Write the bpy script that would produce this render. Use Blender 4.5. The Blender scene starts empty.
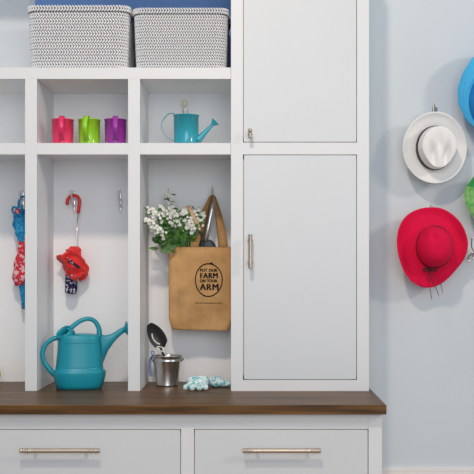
import bpy, math, random
from mathutils import Vector, Matrix, noise
random.seed(7)
C = bpy.context.scene.collection
sc = bpy.context.scene
PI = math.pi

# ------------------------------------------------------------------ camera, light, exposure
S = 0.00317            # metres per pixel on the cabinet face plane (Y = 0)
D = 3.30               # camera distance to that plane
CT = 0.45              # worktop height
ZC = CT + 121 * S      # camera height
def P(px, py, Y=0.0):  # point at depth Y seen near pixel px,py (used for measuring the photo)
    k = (D + Y) / D
    return Vector(((px - 253) * S * k, Y, ZC - (py - 270) * S * k))
def X(px, Y=0.0): return P(px, 0, Y).x
def Z(py, Y=0.0): return P(0, py, Y).z

cam_d = bpy.data.cameras.new('camera'); cam = bpy.data.objects.new('camera', cam_d); C.objects.link(cam)
cam.location = (0, -D, ZC); cam.rotation_euler = (PI / 2, 0, 0)
cam_d.sensor_width = 36; cam_d.lens = 36 * (D / S) / 474
cam_d.shift_x = -(253 - 237) / 474; cam_d.shift_y = (270 - 237) / 474
sc.camera = cam

w = bpy.data.worlds.new('world'); sc.world = w; w.use_nodes = True
bg = w.node_tree.nodes['Background']; bg.inputs[0].default_value = (0.64, 0.81, 1.0, 1); bg.inputs[1].default_value = 0.52

def lamp(name, loc, target, size, power, col, sizey=None, spread=180):
    d = bpy.data.lights.new(name, 'AREA'); d.shape = 'RECTANGLE' if sizey else 'DISK'
    d.size = size
    if sizey: d.size_y = sizey
    d.energy = power; d.color = col; d.spread = math.radians(spread)
    o = bpy.data.objects.new(name, d); C.objects.link(o); o.location = loc
    o.rotation_euler = (Vector(target) - Vector(loc)).to_track_quat('-Z', 'Y').to_euler()
    return o
# recessed ceiling lamp above the cubbies, slightly left
lamp('ceiling_lamp_near', (X(140), -2.10, 3.10), (X(130), 0.15, 0.9), 0.22, 18, (1.0, 0.86, 0.72), spread=130)
# ceiling lamps further into the room
lamp('ceiling_lamp_far', (-0.2, -4.7, 2.6), (-0.1, 0.2, 0.8), 0.7, 10, (1.0, 0.93, 0.85))
# bright opening on the right that throws the hat shadows to the left
lamp('side_light', (3.3, -2.1, 2.35), (0.5, 0.29, 0.6), 0.40, 30, (1.0, 0.90, 0.79))
# large soft fill behind the camera, added to brighten the cubby interiors
lamp('frontal_fill', (0.5, -5.4, 1.5), (0, 0.2, 0.9), 2.6, 62, (0.94, 0.96, 1.0), 1.9)

vs = sc.view_settings
vs.view_transform = 'Standard'; vs.look = 'None'; vs.gamma = 1; vs.use_curve_mapping = False
vs.exposure = 0.0

# ------------------------------------------------------------------ materials
def mat(name, col, rough=0.5, metal=0.0, spec=0.5, coat=0.0, sheen=0.0):
    m = bpy.data.materials.new(name); m.use_nodes = True
    b = m.node_tree.nodes['Principled BSDF']
    b.inputs['Base Color'].default_value = (*col, 1); b.inputs['Roughness'].default_value = rough
    b.inputs['Metallic'].default_value = metal; b.inputs['Specular IOR Level'].default_value = spec
    b.inputs['Coat Weight'].default_value = coat; b.inputs['Sheen Weight'].default_value = sheen
    return m
def nodes(m): return m.node_tree.nodes, m.node_tree.links, m.node_tree.nodes['Principled BSDF']
def noisy(m, c1, c2, scale=(20, 20, 20), detail=4, lo=0.35, hi=0.65, bump=0.0, bscale=None, dist=0.002):
    n, l, b = nodes(m)
    tc = n.new('ShaderNodeTexCoord'); mp = n.new('ShaderNodeMapping'); mp.inputs['Scale'].default_value = scale
    nz = n.new('ShaderNodeTexNoise'); nz.inputs['Scale'].default_value = 1; nz.inputs['Detail'].default_value = detail
    cr = n.new('ShaderNodeValToRGB'); cr.color_ramp.elements[0].position = lo; cr.color_ramp.elements[1].position = hi
    cr.color_ramp.elements[0].color = (*c1, 1); cr.color_ramp.elements[1].color = (*c2, 1)
    l.new(tc.outputs['Object'], mp.inputs[0]); l.new(mp.outputs[0], nz.inputs['Vector'])
    l.new(nz.outputs['Fac'], cr.inputs[0]); l.new(cr.outputs[0], b.inputs['Base Color'])
    if bump:
        n2 = n.new('ShaderNodeTexNoise'); n2.inputs['Scale'].default_value = bscale or 200
        l.new(tc.outputs['Object'], n2.inputs['Vector'])
        bp = n.new('ShaderNodeBump'); bp.inputs['Strength'].default_value = bump; bp.inputs['Distance'].default_value = dist
        l.new(n2.outputs['Fac'], bp.inputs['Height']); l.new(bp.outputs[0], b.inputs['Normal'])
    return m
M = {}
M['wall'] = noisy(mat('wall_paint', (.62, .66, .69), .75), (.625, .665, .69), (.655, .695, .72), (3, 3, 3), bump=.08, bscale=320, dist=.001)
M['white'] = noisy(mat('cabinet_white', (.80, .80, .80), .38), (.755, .745, .73), (.77, .76, .745), (4, 4, 4))
M['door'] = noisy(mat('cabinet_door_white', (.69, .69, .69), .38), (.68, .685, .68), (.695, .70, .695), (4, 4, 4))
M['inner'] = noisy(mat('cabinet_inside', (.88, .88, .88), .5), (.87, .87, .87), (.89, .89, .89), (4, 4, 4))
M['blue_shade'] = noisy(mat('blue_shade_board', (.16, .30, .60), .6), (.155, .30, .62), (.165, .315, .65), (6, 6, 6))  # bluish skylit shade behind the baskets, put into the base colour
M['trim'] = mat('trim_white', (.80, .76, .73), .45)
M['floor'] = noisy(mat('floor_wood', (.3, .2, .12), .45), (.24, .15, .09), (.36, .24, .15), (2, 25, 2))
M['walnut'] = noisy(mat('walnut', (.2, .11, .05), .40, spec=.24), (.055, .023, .005), (.185, .084, .021), (3.5, 55, 70), 6, .36, .68, bump=.05, bscale=150, dist=.0005)
M['nickel'] = mat('brushed_nickel', (.56, .46, .37), .42, 1.0)
M['chrome'] = mat('polished_chrome', (.80, .80, .80), .32, 1.0)
M['dull_metal'] = mat('dull_grey_metal', (.38, .38, .35), .45, 1.0)
M['ceramic'] = mat('cream_ceramic', (.80, .74, .60), .25)
M['rope_white'] = mat('white_rope', (.80, .79, .78), .9, spec=.1)
M['rope_grey'] = mat('grey_rope', (.22, .22, .235), .95, spec=.1)
M['teal_enamel'] = mat('teal_enamel', (.02, .34, .42), .28, coat=.5)
M['pink_enamel'] = mat('pink_enamel', (.80, .025, .12), .3, coat=.5)
M['lime_enamel'] = mat('lime_enamel', (.30, .62, .01), .3, coat=.5)
M['purple_enamel'] = mat('purple_enamel', (.34, .025, .33), .3, coat=.5)
M['teal_plastic'] = mat('teal_plastic', (.006, .29, .37), .38)
M['red_plastic'] = mat('red_plastic', (.72, .02, .015), .3)
M['red_cloth'] = mat('red_cloth', (.80, .022, .018), .8, sheen=.3)
M['yellow'] = mat('yellow_rubber', (.75, .62, .06), .45)
M['galv'] = noisy(mat('galvanised_steel', (.6, .6, .58), .27, 1.0), (.62, .62, .60), (.80, .79, .76), (60, 60, 25))
M['black_metal'] = mat('black_enamel', (.014, .014, .016), .38)
M['steel'] = mat('satin_steel', (.78, .80, .84), .38, 1.0)
M['beech'] = noisy(mat('beech_wood', (.66, .42, .23), .5), (.58, .36, .19), (.72, .48, .28), (60, 60, 12))
M['navy_cord'] = mat('navy_cord', (.03, .05, .14), .8)
M['blue_cord'] = mat('blue_cord', (.03, .16, .42), .7)
M['straw'] = noisy(mat('white_straw', (.84, .82, .79), .8), (.83, .81, .78), (.86, .84, .81), (160, 160, 160), bump=.35, bscale=700, dist=.001)
M['ribbon'] = mat('black_ribbon', (.012, .011, .012), .5)
M['red_felt'] = noisy(mat('red_straw_weave', (.66, .012, .045), .9, spec=.12), (.68, .007, .052), (.74, .009, .060), (120, 120, 120), bump=.3, bscale=600, dist=.001)
M['cord_brown'] = mat('dark_brown_cord', (.055, .006, .010), .7)
M['sky_cloth'] = mat('sky_blue_cloth', (.06, .45, .76), .8)
M['azure_cloth'] = mat('azure_cloth', (.002, .20, .56), .75)
M['green_cloth'] = mat('green_cloth', (.02, .30, .07), .8, sheen=.3)
M['leaf_cloth'] = noisy(mat('light_green_cloth', (.2, .5, .15), .8, sheen=.3), (.11, .40, .08), (.30, .58, .20), (55, 55, 55))
M['leaf'] = noisy(mat('leaf', (.07, .2, .03), .5), (.022, .095, .012), (.10, .25, .035), (40, 40, 40))
M['stem'] = mat('stem_green', (.13, .27, .05), .6)
M['petal'] = mat('white_petal', (.80, .80, .71), .6)
M['bud'] = mat('greyish_bud', (.35, .38, .36), .6)
M['ink'] = mat('dark_print', (.022, .014, .010), .8, spec=.2)

def weave(name, c1, c2, sc_=620):
    m = mat(name, c1, .9, spec=.15); n, l, b = nodes(m)
    tc = n.new('ShaderNodeTexCoord')
    w1 = n.new('ShaderNodeTexWave'); w1.bands_direction = 'X'; w1.inputs['Scale'].default_value = sc_ / 6; w1.inputs['Distortion'].default_value = 1.2
    w2 = n.new('ShaderNodeTexWave'); w2.bands_direction = 'Z'; w2.inputs['Scale'].default_value = sc_ / 6; w2.inputs['Distortion'].default_value = 1.2
    nz = n.new('ShaderNodeTexNoise'); nz.inputs['Scale'].default_value = 18; nz.inputs['Detail'].default_value = 6
    ad = n.new('ShaderNodeMath'); ad.operation = 'MULTIPLY_ADD'; ad.inputs[1].default_value = .22
    l.new(tc.outputs['Object'], w1.inputs[0]); l.new(tc.outputs['Object'], w2.inputs[0]); l.new(tc.outputs['Object'], nz.inputs[0])
    mx = n.new('ShaderNodeMath'); mx.operation = 'ADD'
    l.new(w1.outputs['Fac'], mx.inputs[0]); l.new(w2.outputs['Fac'], mx.inputs[1])
    l.new(mx.outputs[0], ad.inputs[0]); l.new(nz.outputs['Fac'], ad.inputs[2])
    cr = n.new('ShaderNodeValToRGB'); cr.color_ramp.elements[0].position = .35; cr.color_ramp.elements[1].position = 1.0
    cr.color_ramp.elements[0].color = (*c1, 1); cr.color_ramp.elements[1].color = (*c2, 1)
    l.new(ad.outputs[0], cr.inputs[0]); l.new(cr.outputs[0], b.inputs['Base Color'])
    bp = n.new('ShaderNodeBump'); bp.inputs['Strength'].default_value = .3; bp.inputs['Distance'].default_value = .0006
    l.new(mx.outputs[0], bp.inputs['Height']); l.new(bp.outputs[0], b.inputs['Normal'])
    return m
M['jute'] = weave('jute_weave', (.41, .215, .078), (.70, .41, .18))
M['strap'] = weave('jute_strap', (.30, .155, .055), (.50, .29, .125))

def spots(name, base, spot, scale, thr, third=None, thr3=.2):
    """cloth with scattered printed flecks"""
    m = mat(name, base, .8, spec=.2); n, l, b = nodes(m)
    tc = n.new('ShaderNodeTexCoord'); v = n.new('ShaderNodeTexNoise'); v.inputs['Scale'].default_value = scale
    v.inputs['Detail'].default_value = 1.5; v.inputs['Distortion'].default_value = .8
    cr = n.new('ShaderNodeValToRGB'); cr.color_ramp.interpolation = 'CONSTANT'
    cr.color_ramp.elements[0].color = (*base, 1); cr.color_ramp.elements[1].position = thr; cr.color_ramp.elements[1].color = (*spot, 1)
    if third:
        e = cr.color_ramp.elements.new(thr3); e.color = (*third, 1)
    l.new(tc.outputs['Object'], v.inputs[0]); l.new(v.outputs['Fac'], cr.inputs[0]); l.new(cr.outputs[0], b.inputs['Base Color'])
    return m
M['navy_print'] = spots('navy_floral_print', (.012, .014, .05), (.55, .52, .60), 130, .56)
M['red_print'] = spots('red_floral_print', (.66, .04, .06), (.80, .50, .52), 70, .54)
M['blue_print'] = spots('blue_floral_print', (.012, .22, .46), (.05, .36, .60), 80, .55)
M['glove'] = spots('mint_floral_cloth', (.76, .83, .80), (.12, .50, .52), 150, .58, (.42, .70, .68), .53)
M['glove_b'] = spots('aqua_floral_cloth', (.72, .81, .79), (.08, .42, .50), 140, .58, (.22, .55, .62), .53)

# ------------------------------------------------------------------ mesh helpers
class MB:
    def __init__(s): s.v = []; s.f = []; s.m = []; s.sm = []
    def add(s, vs_, fs, mi=0, smooth=True):
        o = len(s.v); s.v += [tuple(v) for v in vs_]
        for f in fs: s.f.append([i + o for i in f]); s.m.append(mi); s.sm.append(smooth)
        return s
    def box(s, x0, x1, y0, y1, z0, z1, mi=0):
        vs_ = [(x, y, z) for x in (x0, x1) for y in (y0, y1) for z in (z0, z1)]
        return s.add(vs_, [(0, 1, 3, 2), (4, 6, 7, 5), (0, 4, 5, 1), (2, 3, 7, 6), (0, 2, 6, 4), (1, 5, 7, 3)], mi, False)
    def grid(s, fn, nu, nv, cu=False, cv=False, mi=0, capa=False, capb=False):
        """fn(i/nu, j/nv) -> point; cu/cv: closed in that direction"""
        NU = nu if cu else nu + 1; NV = nv if cv else nv + 1
        vs_ = [fn(i / nu, j / nv) for i in range(NU) for j in range(NV)]
        fs = []
        for i in range(nu):
            for j in range(nv):
                a = i * NV + j; b_ = ((i + 1) % NU) * NV + j
                c = ((i + 1) % NU) * NV + (j + 1) % NV; d = i * NV + (j + 1) % NV
                fs.append((a, b_, c, d))
        if capa: fs.append(tuple(range(NV))[::-1])
        if capb: fs.append(tuple((NU - 1) * NV + j for j in range(NV)))
        return s.add(vs_, fs, mi)
    def tube(s, pts, r, n=12, mi=0, closed=False, cap=True, flat=1.0, side=None):
        pts = [Vector(p) for p in pts]; N = len(pts)
        rr = r if hasattr(r, '__len__') else [r] * N
        vs_ = []; prev = None
        for i, p in enumerate(pts):
            if closed: t = pts[(i + 1) % N] - pts[i - 1]
            else: t = pts[min(i + 1, N - 1)] - pts[max(i - 1, 0)]
            t.normalize()
            if side is not None: u = Vector(side)
            elif prev is None: u = Vector((0, 0, 1)) if abs(t.z) < .9 else Vector((1, 0, 0))
            else: u = prev
            u = (u - t * u.dot(t)); u.normalize(); prev = u; v = t.cross(u)
            for k in range(n):
                a = 2 * PI * k / n
                vs_.append(p + u * (math.cos(a) * rr[i]) + v * (math.sin(a) * rr[i] * flat))
        fs = []
        for i in range(N if closed else N - 1):
            for k in range(n):
                a = i * n + k; b_ = i * n + (k + 1) % n; j = (i + 1) % N
                fs.append((a, b_, j * n + (k + 1) % n, j * n + k))
        if cap and not closed:
            fs.append(tuple(range(n))[::-1]); fs.append(tuple((N - 1) * n + k for k in range(n)))
        return s.add(vs_, fs, mi)
    def lathe(s, prof, n=32, base=(0, 0, 0), axis=(0, 0, 1), mi=0, sx=1, sy=1):
        ax = Vector(axis).normalized(); q = ax.to_track_quat('Z', 'Y'); b_ = Vector(base)
        N = len(prof)
        vs_ = [b_ + q @ Vector((r * math.cos(2 * PI * k / n) * sx, r * math.sin(2 * PI * k / n) * sy, z)) for r, z in prof for k in range(n)]
        fs = [(i * n + k, i * n + (k + 1) % n, (i + 1) * n + (k + 1) % n, (i + 1) * n + k) for i in range(N - 1) for k in range(n)]
        if prof[0][0] > 0: fs.append(tuple(range(n))[::-1])
        if prof[-1][0] > 0: fs.append(tuple((N - 1) * n + k for k in range(n)))
        return s.add(vs_, fs, mi)
    def ball(s, c, r, n=12, mi=0, sc3=(1, 1, 1)):
        c = Vector(c); m_ = n // 2
        vs_ = [c + Vector((r * sc3[0] * math.sin(PI * i / m_) * math.cos(2 * PI * k / n), r * sc3[1] * math.sin(PI * i / m_) * math.sin(2 * PI * k / n), r * sc3[2] * math.cos(PI * i / m_))) for i in range(1, m_) for k in range(n)]
        a = len(vs_); vs_ += [c + Vector((0, 0, r * sc3[2])), c - Vector((0, 0, r * sc3[2]))]
        fs = [(i * n + k, (i + 1) * n + k, (i + 1) * n + (k + 1) % n, i * n + (k + 1) % n) for i in range(m_ - 2) for k in range(n)]
        fs += [(a, k, (k + 1) % n) for k in range(n)] + [(a + 1, (m_ - 2) * n + (k + 1) % n, (m_ - 2) * n + k) for k in range(n)]
        return s.add(vs_, fs, mi)
    def ribbon(s, pts, width, wdir, th, mi=0):
        """flat strap: width along wdir, thickness across"""
        pts = [Vector(p) for p in pts]; vs_ = []; N = len(pts)
        for i, p in enumerate(pts):
            t = (pts[min(i + 1, N - 1)] - pts[max(i - 1, 0)]).normalized()
            wv = Vector(wdir[i] if isinstance(wdir, list) else wdir); wv = (wv - t * wv.dot(t)).normalized()
            nn = t.cross(wv) * th / 2; h = (width[i] if hasattr(width, '__len__') else width) / 2
            vs_ += [p - wv * h - nn, p + wv * h - nn, p + wv * h + nn, p - wv * h + nn]
        fs = [(i * 4 + k, i * 4 + (k + 1) % 4, (i + 1) * 4 + (k + 1) % 4, (i + 1) * 4 + k) for i in range(N - 1) for k in range(4)]
        fs += [(3, 2, 1, 0), tuple((N - 1) * 4 + k for k in range(4))]
        return s.add(vs_, fs, mi)
    def build(s, name, m, parent=None, loc=None, bevel=0, weld=False):
        me = bpy.data.meshes.new(name); me.from_pydata(s.v, [], s.f)
        ms = m if isinstance(m, (list, tuple)) else [m]
        for x in ms: me.materials.append(M[x] if isinstance(x, str) else x)
        me.polygons.foreach_set('material_index', s.m); me.polygons.foreach_set('use_smooth', s.sm)
        import bmesh
        bm = bmesh.new(); bm.from_mesh(me)
        if weld: bmesh.ops.remove_doubles(bm, verts=bm.verts, dist=1e-5)
        bmesh.ops.recalc_face_normals(bm, faces=bm.faces); bm.to_mesh(me); bm.free(); me.update()
        o = bpy.data.objects.new(name, me); C.objects.link(o)
        if parent: o.parent = parent
        if loc is not None: o.location = loc
        if bevel:
            b = o.modifiers.new('bevel', 'BEVEL'); b.width = bevel; b.segments = 2; b.limit_method = 'ANGLE'
        return o
def tag(o, label, cat, group=None):
    o['label'] = label; o['category'] = cat
    if group: o['group'] = group
    return o
def thing(name, label, cat, loc, group=None, rz=0):
    o = bpy.data.objects.new(name, None); o.empty_display_size = .02; C.objects.link(o)
    o.location = loc; o.rotation_euler = (0, 0, rz)
    return tag(o, label, cat, group)
def struct(o): o['kind'] = 'structure'; return o
def copy_tree(o, parent=None):
    c = o.copy(); C.objects.link(c); c.parent = parent
    for ch in list(o.children): copy_tree(ch, c)
    return c
def smooth_pts(pts, n=6, closed=False):
    """Catmull-Rom through the points"""
    P_ = [Vector(p) for p in pts]; out = []; N = len(P_)
    rng = range(N if closed else N - 1)
    for i in rng:
        if closed: a, b_, c, d = P_[i - 1], P_[i], P_[(i + 1) % N], P_[(i + 2) % N]
        else: a, b_, c, d = P_[max(i - 1, 0)], P_[i], P_[i + 1], P_[min(i + 2, N - 1)]
        for k in range(n):
            t = k / n
            out.append(.5 * ((2 * b_) + (c - a) * t + (2 * a - 5 * b_ + 4 * c - d) * t * t + (3 * b_ - a - 3 * c + d) * t ** 3))
    if not closed: out.append(P_[-1])
    return out
def lerpr(vals, n):
    out = []
    for i in range(len(vals) - 1):
        for k in range(n): out.append(vals[i] + (vals[i + 1] - vals[i]) * k / n)
    return out + [vals[-1]]

# ------------------------------------------------------------------ setting
WY = 0.29
b = MB(); b.box(-2.2, 2.6, WY, WY + .12, 0, 2.7); struct(b.build('wall_back', 'wall'))
b = MB(); b.box(-2.2, 2.6, -4.2, WY, -.06, 0); struct(b.build('floor', 'floor'))
b = MB(); xb = X(382, -.315)
b.box(xb + .001, 2.6, WY - .014, WY, 0, .140); b.box(xb + .001, 2.6, WY - .010, WY, .140, .153)
struct(b.build('baseboard_back', 'trim', bevel=.002))

# ------------------------------------------------------------------ cubby shelving unit
SX = [(X(-78), X(-66)), (X(25), X(37)), (X(128), X(140))]     # stiles / dividers
XR = X(231) - .0008
ZT = Z(-68); TOPZ = Z(-56)
unit = thing('cubby_shelving_unit', 'open white cubby shelving unit standing on the walnut worktop left of the tall cabinet', 'shelving unit', (X(80), 0, CT))
uo = unit.location.copy()
def ub(mb, name, m, **k):
    o = mb.build(name, m, unit, **k); o.location = -uo; return o
FT = .019
for i, (a, c) in enumerate(SX):
    b = MB(); top = ZT if i == 0 else Z(79)
    b.box(a, c, FT, WY - .012, CT, top - (.0 if i == 0 else .001)); ub(b, 'divider', 'inner')
# face frame: stiles and rails
b = MB()
for i, (a, c) in enumerate(SX):
    if i == 0: b.box(a, c, 0, FT, CT, ZT)
    else:
        b.box(a, c, 0, FT, CT, Z(79))
b.box(SX[0][1], XR, 0, FT, Z(79), Z(67.5))
for k in range(3):
    x0 = SX[k][1]; x1 = SX[k + 1][0] if k < 2 else XR
    b.box(x0, x1, 0, FT, Z(154.5), Z(143))
b.box(SX[0][1], XR, 0, FT, TOPZ, ZT)
ub(b, 'face_frame', 'white', bevel=.0006)
b = MB(); b.box(SX[0][1], XR, FT, WY - .012, Z(79), Z(67.5)); ub(b, 'shelf', 'inner')
for k in range(3):
    x0 = SX[k][1]; x1 = SX[k + 1][0] if k < 2 else XR
    b = MB(); b.box(x0, x1, FT, WY - .012, Z(150.8), Z(143)); ub(b, 'shelf', 'inner')
b = MB(); b.box(SX[0][1], XR, FT, WY - .012, ZT - .03, ZT); ub(b, 'top_panel', 'white')
b = MB(); b.box(SX[0][0], XR, WY - .012, WY - .0005, CT, Z(72)); ub(b, 'back_panel', 'inner')
b = MB(); b.box(X(36, WY), XR, WY - .0135, WY - .001, Z(67), ZT - .03); o = ub(b, 'blue_shade_panel', 'blue_shade'); o['label'] = 'added panel coloured as the blue shade behind the woven baskets'  # added panel, its blue stands in for shade on the wall
BY = WY - .012      # visible back surface inside the cubbies

# ------------------------------------------------------------------ tall cabinet
tall = thing('tall_cabinet', 'tall white two door cabinet standing on the right end of the walnut worktop', 'cabinet', (X(300), 0, CT))
to = tall.location.copy()
def tb(mb, name, m, parent=None, **k):
    o = mb.build(name, m, parent or tall, **k); o.location = -to if parent is None else (0, 0, 0); return o
b = MB(); x0, x1 = X(231), X(369)
b.box(x0, X(243), 0, FT, CT, ZT); b.box(X(357), x1, 0, FT, CT, ZT)
for za, zb in ((CT, Z(380)), (Z(154.5), Z(142.5)), (TOPZ, ZT)): b.box(X(243), X(357), 0, FT, za, zb)
b.box(x0, x0 + .018, FT, WY - .001, CT, ZT); b.box(x1 - .018, x1, FT, WY - .001, CT, ZT)
b.box(x0 + .018, x1 - .018, WY - .012, WY - .001, CT, ZT); b.box(x0 + .018, x1 - .018, FT, WY - .012, CT, CT + .018)
b.box(x0 + .018, x1 - .018, FT, WY - .012, ZT - .018, ZT); b.box(x0 + .018, x1 - .018, FT, WY - .012, Z(152), Z(146))
for za, zb in ((Z(380), Z(154.5)), (Z(142.5), TOPZ)):
    b.box(X(243), X(243) + .014, .0125, FT, za, zb); b.box(X(357) - .014, X(357), .0125, FT, za, zb)
    b.box(X(243), X(357), .0125, FT, za, za + .014); b.box(X(243), X(357), .0125, FT, zb - .014, zb)
tb(b, 'body', 'white')
def bar_pull(length, vertical, r=.0064, out=.03):
    """bar with turned end sleeves and two posts; centre of the bar at the origin, door at +Y"""
    b = MB(); ax = Vector((0, 0, 1)) if vertical else Vector((1, 0, 0)); h = length / 2
    prof = []
    def seg(z0, z1, rr): prof.extend([(rr, z0), (rr, z1)])
    e = min(.026, length * .16)
    prof = [(0, -h), (r * 1.0, -h), (r * 1.07, -h + .002)]
    for q in range(4):
        z = -h + .003 + q * e / 4; prof += [(r * 1.07, z), (r * 1.07, z + e / 8), (r * 1.02, z + e / 8 + .0004), (r * 1.02, z + e / 4 - .0004)]
    prof += [(r, -h + e + .006), (r, h - e - .006)]
    for q in range(4):
        z = h - .003 - e + q * e / 4; prof += [(r * 1.02, z + .0004), (r * 1.02, z + e / 8), (r * 1.07, z + e / 8 + .0004), (r * 1.07, z + e / 4)]
    prof += [(r * 1.0, h), (0, h)]
    b.lathe(prof, 18, -ax * 0, ax)
    for s_ in (-1, 1):
        c = ax * s_ * h * .64
        b.tube([c, c + Vector((0, out - .002, 0))], r * .62, 12); b.lathe([(0, 0), (r * 1.3, 0), (r * 1.3, .003), (0, .003)], 16, c + Vector((0, out - .003, 0)), (0, 1, 0))
    return b
g = .0022
b = MB(); b.box(X(243) + g + .0012, X(357) - g, .001, .012, Z(380) + g, Z(154.5) - g); d1 = tb(b, 'door', 'door', bevel=.0008); d1['label'] = 'large lower inset door'
b = MB(); b.box(X(243) + g, X(357) - g, .001, .012, Z(142.5) + g, TOPZ - g); d2 = tb(b, 'door', 'door', bevel=.0008); d2['label'] = 'upper inset door'
h = bar_pull(34 * S, True).build('handle', 'nickel', d1); h.location = P(250.4, 251.5, 0) + Vector((0, -.029, 0))
h['label'] = 'vertical brushed nickel bar pull'
b = MB(); r = .0062
b.lathe([(0, -.015), (r * .8, -.015), (r, -.0135), (r, -.004), (r * .8, -.0035), (r * .8, .0035), (r, .004), (r, .0135), (r * .8, .015), (0, .015)], 18, (0, 0, 0), (0, 0, 1))
b.tube([(0, 0, 0), (0, .026, 0)], .004, 12); b.lathe([(0, 0), (.007, 0), (.007, .003), (0, .003)], 16, (0, .025, 0), (0, 1, 0))
h = b.build('knob', 'nickel', d2); h.location = P(250.2, 134.5, 0) + Vector((0, -.027, 0)); h['label'] = 'short brushed nickel T knob'

# ------------------------------------------------------------------ worktop and drawer base
YF = -.343; YB = -.315
XL = X(-110)
b = MB(); b.box(XL, X(386.6, YF), YF, WY - .0005, Z(414.6, YF), CT); wt = b.build('worktop', 'walnut', bevel=.0022)
tag(wt, 'dark walnut wooden bench worktop running under the cubbies and the tall cabinet', 'worktop')
zt = Z(414.6, YF)
base = thing('drawer_cabinet', 'low white bench base with wide inset drawers under the walnut worktop', 'cabinet', (X(150), YB, 0))
bo = base.location.copy()
def bb(mb, name, m, parent=None, **k):
    o = mb.build(name, m, parent or base, **k); o.location = -bo if parent is None else (0, 0, 0); return o
zd1 = Z(429, YB); zd0 = .10; q = .0028
b = MB(); xr = X(382, YB); q = .0022; fl = lambda p: X(p, YB)
b.box(fl(368.5), xr, YB, YB + FT, 0, zt); b.box(fl(181), fl(194), YB, YB + FT, 0, zt); b.box(XL, fl(-6), YB, YB + FT, 0, zt)
for a, c in ((fl(-6), fl(181)), (fl(194), fl(368.5))): b.box(a, c, YB, YB + FT, zd1, zt); b.box(a, c, YB, YB + FT, 0, zd0); b.box(a, a + .014, YB + .0125, YB + FT, zd0, zd1); b.box(c - .014, c, YB + .0125, YB + FT, zd0, zd1); b.box(a, c, YB + .0125, YB + FT, zd1 - .014, zd1); b.box(a, c, YB + .0125, YB + FT, zd0, zd0 + .014)
b.box(xr - .018, xr, YB + FT, WY - .001, 0, zt); b.box(XL, XL + .018, YB + FT, WY - .001, 0, zt)
b.box(XL + .018, xr - .018, WY - .012, WY - .001, 0, zt)
bb(b, 'body', 'white', bevel=.0006)
for i, (a, c, hx, hw, lab) in enumerate(((-6, 181, 61.3, 79, 'left drawer front'), (194, 368.5, 281.5, 77, 'right drawer front'))):
    b = MB(); b.box(fl(a) + q, fl(c) - q, YB + .001, YB + .012, zd0 + q, zd1 - q); d = bb(b, 'drawer', 'door', bevel=.0008); d['label'] = lab
    b = MB(); b.box(fl(a) + .02, fl(c) - .02, YB + .02, WY - .06, zd0 + .025, zd1 - .04); bb(b, 'drawer_box', 'inner', d)
    h = bar_pull(hw * S * .905, False, .0064).build('handle', 'nickel', d); h.location = P(hx, 449.3, YB) + Vector((0, -.025, 0)); h['label'] = 'long brushed nickel bar pull'

# ------------------------------------------------------------------ woven baskets
def rrect(t, w_, d_, r_):
    """point and outward normal on a rounded rectangle, t in 0..1"""
    segs = [w_ - 2 * r_, PI / 2 * r_, d_ - 2 * r_, PI / 2 * r_] * 2; L = sum(segs); s_ = (t % 1) * L
    cx, cy = w_ / 2 - r_, d_ / 2 - r_
    data = [((-cx, -d_ / 2), (1, 0), (0, -1)), ((cx, -cy), -PI / 2, None), ((w_ / 2, -cy), (0, 1), (1, 0)), ((cx, cy), 0, None),
            ((cx, d_ / 2), (-1, 0), (0, 1)), ((-cx, cy), PI / 2, None), ((-w_ / 2, cy), (0, -1), (-1, 0)), ((-cx, -cy), PI, None)]
    for k, q_ in enumerate(segs):
        if s_ <= q_ or k == 7:
            p, dd, nn = data[k]
            if nn: return (p[0] + dd[0] * s_, p[1] + dd[1] * s_), nn
            a = dd + s_ / r_; return (p[0] + math.cos(a) * r_, p[1] + math.sin(a) * r_), (math.cos(a), math.sin(a))
        s_ -= q_
BH = .1965; BW = .325; BD = .235
def basket_wall():
    b = MB(); rows = 10; rh = BH / (rows + .15); r_ = .035
    def dims(z): k = .955 + .045 * min(1, z / (BH * .9)) ** .8; return BW * k, BD * k
    def wallp(u, v, inset=.004):
        z = u * (BH - .004); w_, d_ = dims(z); (x, y), n_ = rrect(v, w_ - 2 * inset, d_ - 2 * inset, r_); return Vector((x, y, z + .002))
    b.grid(lambda u, v: wallp(u, v), 8, 72, cv=True, mi=1)
    b.grid(lambda u, v: wallp(u, v, .009), 8, 72, cv=True, mi=1)
    b.grid(lambda u, v: wallp(0, v, .004 + .1 * u), 3, 72, cv=True, mi=1, capb=True)
    N = 116
    for j in range(rows):
        zc = (j + .5) * rh + (.002 if j == rows - 1 else 0); w_, d_ = dims(zc); top = j == rows - 1
        if top: w_ += .007; d_ += .007
        off = .5 * (j % 2)
        for hlf in (0, 1):
            for i in range(N):
                (x, y), n_ = rrect((i + off) / N, w_, d_, r_)
                n3 = Vector((n_[0], n_[1], 0)); tg = Vector((-n_[1], n_[0], 0)); up = Vector((0, 0, 1))
                sg = 1 if hlf else -1
                ax = (tg * .95 * -sg + up * 1.0).normalized(); cr_ = ax.cross(n3).normalized()
                c = Vector((x, y, zc + sg * rh * .25)) - n3 * .0018
                a_, b_, d__ = rh * .40, .0031, .0034 if not top else .0042
                vs_ = []; fs = []
                for q_ in (-.62, 0, .62):
                    w2 = 1 if q_ == 0 else .72
                    for e in range(6):
                        an = 2 * PI * e / 6
                        vs_.append(c + ax * (q_ * a_) + cr_ * (math.cos(an) * b_ * w2) + n3 * (math.sin(an) * d__ * w2))
                vs_ += [c - ax * a_, c + ax * a_]
                for s_ in (0, 6):
                    for e in range(6): fs.append((s_ + e, s_ + (e + 1) % 6, s_ + 6 + (e + 1) % 6, s_ + 6 + e))
                for e in range(6): fs.append((18, (e + 1) % 6, e)); fs.append((19, 12 + e, 12 + (e + 1) % 6))
                b.add(vs_, fs, 0)
    return b
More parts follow.
